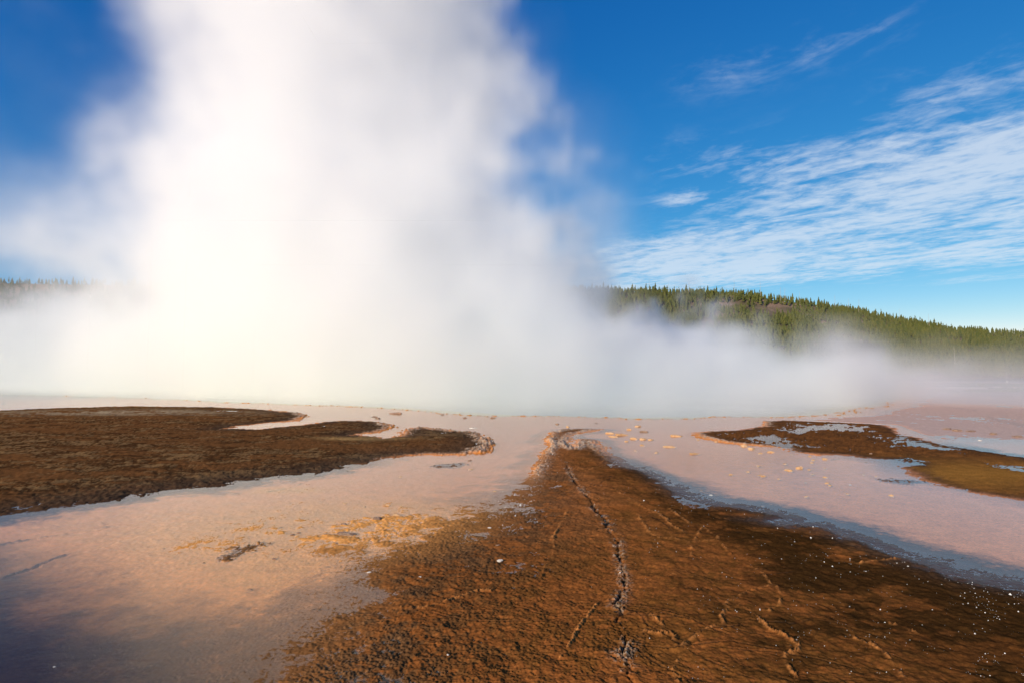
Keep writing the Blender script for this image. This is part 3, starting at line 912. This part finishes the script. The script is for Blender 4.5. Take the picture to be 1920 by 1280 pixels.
def build_forest():
    rnd = random.Random(5)
    nrg = np.random.default_rng(17)
    needles = needle_mat()
    bark = bark_mat('pine_bark', (0.11, 0.075, 0.05), (0.20, 0.15, 0.11))
    grey = bark_mat('weathered_wood', (0.30, 0.26, 0.22), (0.44, 0.39, 0.33))
    # candidate places
    def scatter(n, t0, t1, ya, yb):
        t = nrg.uniform(t0, t1, n); y = np.sqrt(nrg.uniform(ya ** 2, yb ** 2, n))
        return np.stack([t * y, y], -1)
    P = np.vstack([scatter(18000, 0.07, 1.12, Y_BASE + 2, 545), scatter(4200, -1.15, 0.07, Y_BASE + 2, 545)])
    u = 960 + F * P[:, 0] / P[:, 1]
    clump = samp(tile(31, 2.4, 512, 6), P[:, 0], P[:, 1], 260.0)
    z = hill_z(P[:, 0], P[:, 1])
    v = 703 - (z - CAM_H) / P[:, 1] * F
    bare = np.exp(-(((u - 1455) / 60) ** 2 + ((v - 584) / 15) ** 2)) + 0.8 * np.exp(-(((u - 1330) / 25) ** 2 + ((v - 610) / 18) ** 2)) + 0.7 * np.exp(-(((u - 1370) / 30) ** 2 + ((v - 572) / 8) ** 2))
    keep = nrg.uniform(0, 1, len(P)) > np.clip(0.18 - 0.16 * clump, 0, 0.6) + bare * 1.1
    P, u, z, v = P[keep], u[keep], z[keep], v[keep]
    hgt = TREE_H * nrg.uniform(0.55, 1.12, len(P))
    top = v - hgt / P[:, 1] * F
    # pick the single trees: the skyline, then the nearest in clear view
    chosen = {}
    for a in range(1110, 1925, 6):
        k = np.where((u >= a) & (u < a + 6))[0]
        for i in k[np.argsort(top[k])][:1]: chosen[i] = 'sky'
    for a in range(0, 190, 12):
        k = np.where((u >= a) & (u < a + 12))[0]
        for i in k[np.argsort(top[k])][:1]: chosen[i] = 'left'
    k = np.where((u > 1560) & (u < 1921))[0]
    for i in k[np.argsort(P[k, 1])]:
        if len(chosen) >= 292: break
        if i not in chosen: chosen[i] = 'front'
    protos = []
    for j in range(5):
        lv = (9, 8, 10, 8, 11)[j]
        cv, ct = crown_arrays(rnd, lv, 7, (0.17, 0.20, 0.14, 0.15, 0.12)[j], (0.12, 0.08, 0.2, 0.3, 0.25)[j], (0, 0, 0.1, 0.25, 0.3)[j])
        tv, tt = trunk_arrays(0.016, 0.004, 0.9)
        protos.append((tri_mesh('crown', cv, ct, needles), tri_mesh('trunk', tv, tt, bark)))
    def wording(kind, uu):
        if kind == 'left':
            return 'steam-veiled pine on the hilltop at the far left', 'pines on the far left hilltop'
        if kind == 'sky':
            for lim, a, b in ((1200, 'green pine on the skyline just right of the steam column', 'skyline pines beside the steam'),
                              (1400, 'green pine on the level skyline between steam column and bare slope', 'pines on the level skyline'),
                              (1520, 'green pine on the skyline above the bare reddish slope', 'skyline pines above the bare slope'),
                              (1640, 'green pine on the upper part of the falling skyline', 'pines on the upper falling skyline'),
                              (1790, 'green pine on the lower part of the falling skyline', 'pines on the lower falling skyline')):
                if uu < lim: return a, b
            return 'pine on the near slope with the farther ridge behind it', 'pines before the far ridge'
        if uu < 1650: return 'pine at the hill foot half lost in the drifting steam', 'hill foot pines in the steam'
        if uu < 1780: return 'pine at the shaded hill foot left of the tall pale trunk', 'hill foot pines left of the pale trunk'
        return 'pine at the hill foot between the pale trunk and the right edge', 'hill foot pines by the right edge'
    for i, kind in chosen.items():
        kk = rnd.choice((0, 1, 2, 3, 4)) if kind != 'front' else rnd.choice((0, 1, 2, 3))
        o = bpy.data.objects.new('pine_tree', None)
        COL.objects.link(o)
        o.empty_display_size = 1
        o.location = (P[i, 0], P[i, 1], z[i])
        s = hgt[i] * (rnd.uniform(0.8, 1.35) if kind == 'sky' else 1.0)
        o.rotation_euler = (rnd.uniform(-0.03, 0.03), rnd.uniform(-0.03, 0.03), rnd.uniform(0, 6.28))
        o.scale = (s, s, s)
        lab, grp = wording(kind, u[i])
        tag(o, lab, 'tree', grp)
        for nm, me in zip(('crown', 'trunk'), protos[kk]):
            c = bpy.data.objects.new(nm, me); COL.objects.link(c); c.parent = o
    # the mass of the wood
    rest = np.array([i for i in range(len(P)) if i not in chosen])
    lows = []
    for j in range(6):
        cv, ct = crown_arrays(rnd, 5, 5, rnd.uniform(0.14, 0.21), rnd.uniform(0.08, 0.22), 0.0)
        tv, tt = trunk_arrays(0.016, 0.006, 0.8, 3)
        lows.append((np.vstack([cv, tv]), np.vstack([ct, tt + len(cv)]), len(ct)))

    def mass(name, XYZ, H, label):
        VV, TT, MI, TO = [], [], [], []
        off = 0
        kind = nrg.integers(0, len(lows), len(XYZ))
        for j, (lv_, lt, nc) in enumerate(lows):
            idx = np.where(kind == j)[0]
            a = nrg.uniform(0, 6.28, len(idx)); s = H[idx]
            c_, s_ = np.cos(a)[:, None], np.sin(a)[:, None]
            xx = (lv_[:, 0] * c_ - lv_[:, 1] * s_) * s[:, None] + XYZ[idx, 0:1]
            yy = (lv_[:, 0] * s_ + lv_[:, 1] * c_) * s[:, None] + XYZ[idx, 1:2]
            zz = lv_[:, 2] * s[:, None] + XYZ[idx, 2:3]
            VV.append(np.stack([xx, yy, zz], -1).reshape(-1, 3))
            TT.append((lt[None] + (np.arange(len(idx)) * len(lv_))[:, None, None]).reshape(-1, 3) + off)
            mi = np.zeros(len(lt), np.int32); mi[nc:] = 1
            MI.append(np.tile(mi, len(idx)))
            TO.append(np.repeat(nrg.uniform(0, 1, len(idx)), len(lv_)))
            off += len(idx) * len(lv_)
        me = tri_mesh(name, np.vstack(VV), np.vstack(TT), needles)
        me.materials.append(bark)
        me.polygons.foreach_set('material_index', np.concatenate(MI))
        at = me.attributes.new('tone', 'FLOAT', 'POINT'); at.data.foreach_set('value', np.concatenate(TO).astype(np.float32))
        tag(link(name, me), label, 'forest', kind='stuff')
    mass('forest', np.column_stack([P[rest], z[rest]]), hgt[rest], 'dense pine forest covering the slopes of the long hill')
    Q = scatter(3400, 0.6, 1.15, 700, 985)
    mass('far_forest', np.column_stack([Q, far_z(Q[:, 0], Q[:, 1])]), 11 * nrg.uniform(0.6, 1.1, len(Q)), 'distant wood covering the farther ridge')

    # dead trees
    def snag(uu, yy, hh, label, base_r=0.011, group=None, broken=False):
        x = (uu - 960) / F * yy
        zz = float(hill_z(np.array([x]), np.array([yy]))[0])
        o = bpy.data.objects.new('dead_tree', None); COL.objects.link(o)
        o.location = (x, yy, zz); o.scale = (hh,) * 3
        o.rotation_euler = (rnd.uniform(-0.04, 0.04), rnd.uniform(-0.04, 0.04), rnd.uniform(0, 6))
        tv, tt = trunk_arrays(base_r, base_r * (0.75 if broken else 0.25), 1.0, 6, rnd.uniform(-0.02, 0.02))
        c = link('trunk', tri_mesh('trunk', tv, tt, grey), None, o)
        for q in range(3 if broken else 9):
            a = rnd.uniform(0, 6.28); zq = rnd.uniform(0.35, 0.95); ln = rnd.uniform(0.03, 0.09) * (1.1 - zq * 0.6)
            p0 = Vector((0, 0, zq)); p1 = Vector((ln * math.cos(a), ln * math.sin(a), zq + rnd.uniform(-0.02, 0.03)))
            bv, bt = trunk_arrays(base_r * 0.3, base_r * 0.12, 1.0, 3)
            qv = [p0 + (p1 - p0) * w_[2] + Vector((0, w_[0] * 1.0, w_[1])) for w_ in bv]
            link('branch', tri_mesh('branch', [tuple(w_) for w_ in qv], bt, grey), None, o)
        tag(o, label, 'dead tree', group)
    for uu, hh in ((1219, 15), (1256, 13), (1294, 13.5), (1380, 16), (1429, 17), (1467, 15), (1475, 14), (1503, 13), (1569, 15), (1594, 14), (1613, 15), (1689, 13), (1745, 14)):
        snag(uu, Y_RIDGE - 4, hh, 'thin bare dead trunk poking above the pines on the skyline', 0.010, 'dead trunks on the skyline')
    snag(1791, 312, 15, 'tall pale bare trunk standing in front of the shaded lower forest', 0.0085)
    snag(1863, 335, 4.2, 'short broken tan trunk on the slope at the right edge', 0.11, broken=True)


build_hills()
build_forest()

# ------------------------------------------------------------------ a marker pole on the far flat
def build_pole():
    x, y = g(1888, 716)
    z = float(ground_fields(np.array([x]), np.array([y]))[0][0])
    o = bpy.data.objects.new('marker_pole', None); COL.objects.link(o); o.location = (x, y, z - 0.02)
    wood = bark_mat('pole_wood', (0.36, 0.32, 0.27), (0.5, 0.46, 0.4))
    tv, tt = trunk_arrays(0.03, 0.022, 2.7, 8)
    link('pole', tri_mesh('pole', tv, tt, wood), None, o)
    pale = bark_mat('pole_foot', (0.7, 0.68, 0.62), (0.8, 0.78, 0.73))
    tv, tt = trunk_arrays(0.12, 0.08, 0.32, 10)
    link('foot', tri_mesh('foot', tv, tt, pale), None, o)
    tag(o, 'thin pale pole with a white foot standing on the far flat', 'pole')


build_pole()

# ------------------------------------------------------------------ chips of sinter lying in the shallows
def chip_mat(name, c0, c1, c2):
    t = NT(name)
    tc = t.n('ShaderNodeTexCoord'); oi = t.n('ShaderNodeObjectInfo')
    n = t.noise(6, 4, 0.6, tc.outputs['Object'])
    c = t.mixc(oi.outputs['Random'], c0, c1)
    c = t.mixc(t.rng(n, 0.45, 0.65, 0, 1), c, c2)
    t.l(c, t.p.inputs['Base Color'])
    t.p.inputs['Roughness'].default_value = 0.7
    b = t.n('ShaderNodeBump', Strength=0.6, Distance=0.05)
    t.l(t.noise(14, 3, 0.6, tc.outputs['Object']), b.inputs['Height']); t.l(b.outputs[0], t.p.inputs['Normal'])
    return t.mat


def build_chips():
    rnd = random.Random(9)

    def lump(seed):
        r = random.Random(seed)
        V, T = [], []
        n = 11
        k = [r.uniform(0.65, 1.2) for _ in range(n)]
        for z, f in ((-0.4, 0.9), (0.25, 1.0), (0.75, 0.78), (0.95, 0.42)):
            for j in range(n):
                a = j * 2 * math.pi / n
                q = 0.5 * f * k[j] * r.uniform(0.9, 1.1)
                V.append((q * math.cos(a), q * math.sin(a), z * r.uniform(0.8, 1.15)))
        for i in range(3):
            for j in range(n):
                a, b = i * n + j, i * n + (j + 1) % n
                T += [(a, b, b + n), (a, b + n, a + n)]
        V.append((0, 0, 0.9)); c = len(V) - 1
        for j in range(n): T.append((3 * n + j, 3 * n + (j + 1) % n, c))
        return V, T
    ochre = chip_mat('ochre_sinter', (0.55, 0.27, 0.09), (0.62, 0.36, 0.16), (0.70, 0.52, 0.34))
    brown = chip_mat('brown_sinter', (0.20, 0.11, 0.06), (0.30, 0.15, 0.08), (0.50, 0.36, 0.25))
    white = chip_mat('white_sinter', (0.74, 0.70, 0.64), (0.80, 0.76, 0.70), (0.58, 0.50, 0.42))
    meshes = {}
    for nm, m_ in (('o', ochre), ('b', brown), ('w', white)):
        meshes[nm] = [tri_mesh('sinter_chip', *lump(s), m_) for s in (1, 2, 3, 4)]
    far_l = ('flat reddish crust low in the mauve water at the right edge', 'reddish crusts in the far right water')
    wet_l = ('small loose chip lying on the pimpled brown mat of the tongue', 'loose chips on the tongue')
    items = []
    for u, v, w, k in ((703, 781, 12, 'b'), (708, 784, 10, 'b'), (743, 775, 26, 'b'), (872, 783, 8, 'b'), (925, 783, 9, 'b'), (1045, 795, 8, 'b'), (1118, 793, 6, 'b'),
                       (1195, 799, 10, 'o'), (1179, 805, 9, 'o'), (1188, 822, 13, 'o'), (1205, 823, 11, 'o'), (1220, 824, 10, 'o'), (1203, 834, 9, 'o'), (1175, 827, 8, 'o'),
                       (1192, 844, 6, 'o'), (1231, 848, 7, 'o'), (1065, 800, 7, 'o'), (830, 777, 8, 'b'), (1145, 812, 15, 'o'), (1152, 818, 20, 'o')):
        if u < 1130: l_ = ('small brown chip near the pool edge beyond the tongue head', 'brown chips near the pool edge')
        elif v < 815: l_ = ('small ochre chip in the water behind the tongue head', 'ochre chips behind the tongue head')
        else: l_ = ('small ochre crust chip just right of the tongue head', 'ochre chips beside the tongue head')
        items.append((u, v, w, k, *l_))
    for u, v, w, k in ((1396, 836, 12, 'o'), (1409, 841, 14, 'o'), (1426, 849, 8, 'o'), (1445, 847, 12, 'o'), (1422, 873, 8, 'o'), (1403, 884, 7, 'o'), (1370, 889, 8, 'o'),
                       (1424, 890, 8, 'o'), (1431, 892, 9, 'o'), (1460, 897, 6, 'o'), (1472, 869, 7, 'o'), (1480, 881, 14, 'o'), (1499, 877, 13, 'o'), (1484, 851, 5, 'o'),
                       (1315, 919, 6, 'b'), (1430, 947, 5, 'b'), (1309, 824, 7, 'o'), (1525, 862, 7, 'o'), (1545, 860, 9, 'o'), (1518, 855, 7, 'o'), (1522, 867, 7, 'o'),
                       (1547, 877, 6, 'o'), (1517, 880, 6, 'o'), (1523, 888, 7, 'o'), (1547, 894, 8, 'o'), (1510, 903, 5, 'o'), (1512, 930, 7, 'o'),
                       (1588, 925, 8, 'o'), (1620, 888, 5, 'o'), (1642, 892, 6, 'o'), (1672, 928, 9, 'o'), (1624, 866, 5, 'b'), (1633, 852, 5, 'b'), (1343, 828, 7, 'o'), (1551, 905, 9, 'o'), (1556, 909, 7, 'o')):
        if v < 858: l_ = ('small ochre chip in the pink water close under the right bank', 'ochre chips under the right bank')
        elif k == 'b': l_ = ('small brown chip at the dark water edge of the right-hand channel', 'brown chips in the right-hand channel')
        elif u < 1470: l_ = ('small ochre chip in mid-channel just below the brown hill reflection', 'ochre chips left in mid-channel')
        elif v < 890: l_ = ('small ochre chip of the cluster in the middle of the right-hand channel', 'ochre cluster in mid-channel')
        else: l_ = ('small ochre chip on the near side of the right-hand channel', 'ochre chips on the near side of the channel')
        items.append((u, v, w, k, *l_))
    for u, v, w, k in ((880, 863, 7, 'b'), (882, 879, 7, 'o'), (928, 920, 7, 'o'), (752, 893, 6, 'o'), (648, 943, 7, 'o'), (683, 949, 6, 'o'),
                       (727, 947, 8, 'o'), (753, 948, 6, 'o'), (742, 966, 13, 'o'), (645, 983, 10, 'b'), (560, 998, 7, 'b'), (547, 1002, 9, 'b'), (527, 988, 6, 'b'),
                       (515, 1047, 9, 'b'), (468, 1104, 10, 'b'), (307, 1028, 5, 'b'), (740, 1033, 12, 'b'), (610, 1001, 7, 'b'), (631, 1018, 5, 'b')):
        if k == 'o': l_ = ('small tan crust chip lying in the orange shallows left of the tongue', 'tan chips in the left-hand shallows')
        else: l_ = ('small dark chip lying in the pink shallows left of the tongue', 'dark chips in the left-hand shallows')
        items.append((u, v, w, k, *l_))
    for u, v, w, k in ((1776, 805, 22, 'b'), (1795, 808, 16, 'b'), (1818, 809, 20, 'b'), (1862, 814, 15, 'b'), (1908, 819, 20, 'b')):
        items.append((u, v, w, k, *far_l))
    for u, v, w, k in ((918, 990, 9, 'w'), (788, 1085, 8, 'w'), (933, 1024, 9, 'b'), (840, 1230, 7, 'w'), (1333, 927, 10, 'w')):
        items.append((u, v, w, k, *wet_l))
    one = lambda u, v, w, k, l: items.append((u, v, w, k, l, None))
    one(1269, 817, 24, 'o', 'long flat ochre chip nearest the tip of the right bank')
    one(1252, 837, 24, 'o', 'long flat ochre chip midway between tongue and right bank')
    one(1302, 850, 20, 'o', 'flat ochre chip beside the brown hill reflection')
    one(886, 802, 20, 'w', 'flat pale crust plate just above the third lobe of the left bank')
    one(1208, 809, 14, 'b', 'largest brown lump in the water beyond the tongue head')
    one(1166, 815, 26, 'o', 'elongated bright orange crust beside the tongue head')
    one(1594, 907, 7, 'w', 'small white stone in the right-hand channel')
    one(943, 921, 5, 'w', 'tiny white stone left of the tongue in pink water')
    one(707, 973, 15, 'b', 'dark lump with pale top in the orange left-hand shallows')
    one(650, 1001, 38, 'b', 'long dark crust ridge across the orange left-hand shallows')
    one(692, 1073, 13, 'w', 'angular white chip on the brown margin left of the tongue')
    one(937, 1054, 14, 'w', 'grey white sliver on the tongue left of the long crack')
    one(1837, 825, 10, 'w', 'small pale chip in the mauve water below the reddish crusts')
    one(102, 1246, 6, 'w', 'tiny pale pebble in the dark lower left water')
    pts = np.array([g(i[0], i[1]) for i in items])
    hz = ground_fields(pts[:, 0], pts[:, 1])[0]
    for (u, v, w, k, label, grp), (x, y), z in zip(items, pts, hz):
        o = bpy.data.objects.new('sinter_chip', rnd.choice(meshes[k])); COL.objects.link(o)
        wd = w / F * math.hypot(y, CAM_H) * (0.7 if k == 'w' else 1.1)
        ht = min(0.05, wd * rnd.uniform(0.22, 0.34)) if w < 18 else wd * 0.11
        o.location = (x, y, max(z, -0.012 if w < 18 else -0.008))
        o.rotation_euler = (rnd.uniform(-0.12, 0.12), rnd.uniform(-0.12, 0.12), rnd.choice((0, math.pi)) + rnd.uniform(-0.35, 0.35))
        o.scale = (wd, wd * rnd.uniform(0.5, 0.9) if w < 18 else wd * 0.45, ht)
        tag(o, label, 'chip', grp)


build_chips()

# ------------------------------------------------------------------ white mineral grains sprinkled on the mat
def build_grains():
    r = np.random.default_rng(23)
    n = 30000
    u = r.uniform(1060, 1930, n); v = r.uniform(900, 1285, n)
    P = np.array([g(a, b) for a, b in zip(u, v)])
    x, y = P.T
    cl = samp(tile(41, 1.6, 512, 5), x, y, 5.0)
    edge = sdf(x, y, TONGUE)
    axis_d = (u - np.interp(v, [900, 1000, 1280], [1085, 1150, 1190])) / 700
    p = np.clip(0.10 + 0.75 * axis_d, 0, 1) * np.clip(0.25 + 0.9 * cl, 0, 2.2) * (edge > 0.03) * 0.17 * np.clip(y / 5, 0.5, 2.0)
    k = r.uniform(0, 1, n) < p
    x, y = x[k], y[k]
    # and along the gravelly left margin
    m = 2600
    u2 = r.uniform(930, 1060, m); v2 = r.uniform(850, 990, m)
    P2 = np.array([g(a, b) for a, b in zip(u2, v2)])
    e2 = sdf(P2[:, 0], P2[:, 1], TONGUE)
    k2 = r.uniform(0, 1, m) < 0.30 * np.exp(-((e2 - 0.12) / 0.22) ** 2)
    x = np.concatenate([x, P2[k2, 0]]); y = np.concatenate([y, P2[k2, 1]])
    z = ground_fields(x, y)[0]
    s = 0.0016 * r.lognormal(0, 0.6, len(x)) * np.clip(y / 4.5, 0.8, 2.6)
    base = np.array([(1, 0, 0), (0, 1, 0), (-1, 0, 0), (0, -1, 0), (0, 0, 1.0)])
    tri = np.array([(0, 1, 4), (1, 2, 4), (2, 3, 4), (3, 0, 4)])
    a = r.uniform(0, 6.28, len(x))
    st = r.uniform(0.7, 1.5, len(x))
    bx = base[:, 0] * np.cos(a)[:, None] * st[:, None] - base[:, 1] * np.sin(a)[:, None]
    by = base[:, 0] * np.sin(a)[:, None] * st[:, None] + base[:, 1] * np.cos(a)[:, None]
    V = np.stack([bx * s[:, None] + x[:, None], by * s[:, None] + y[:, None], base[:, 2] * s[:, None] * 1.3 + z[:, None]], -1).reshape(-1, 3)
    T = (tri[None] + (np.arange(len(x)) * 5)[:, None, None]).reshape(-1, 3)
    t = NT('mineral_grain')
    t.p.inputs['Base Color'].default_value = (0.85, 0.83, 0.78, 1)
    t.p.inputs['Roughness'].default_value = 0.3
    tag(link('mineral_grains', tri_mesh('mineral_grains', V, T, t.mat)), 'white mineral grains sprinkled over the brown mat', 'grains', kind='stuff')
    print('grains', len(x))


build_grains()
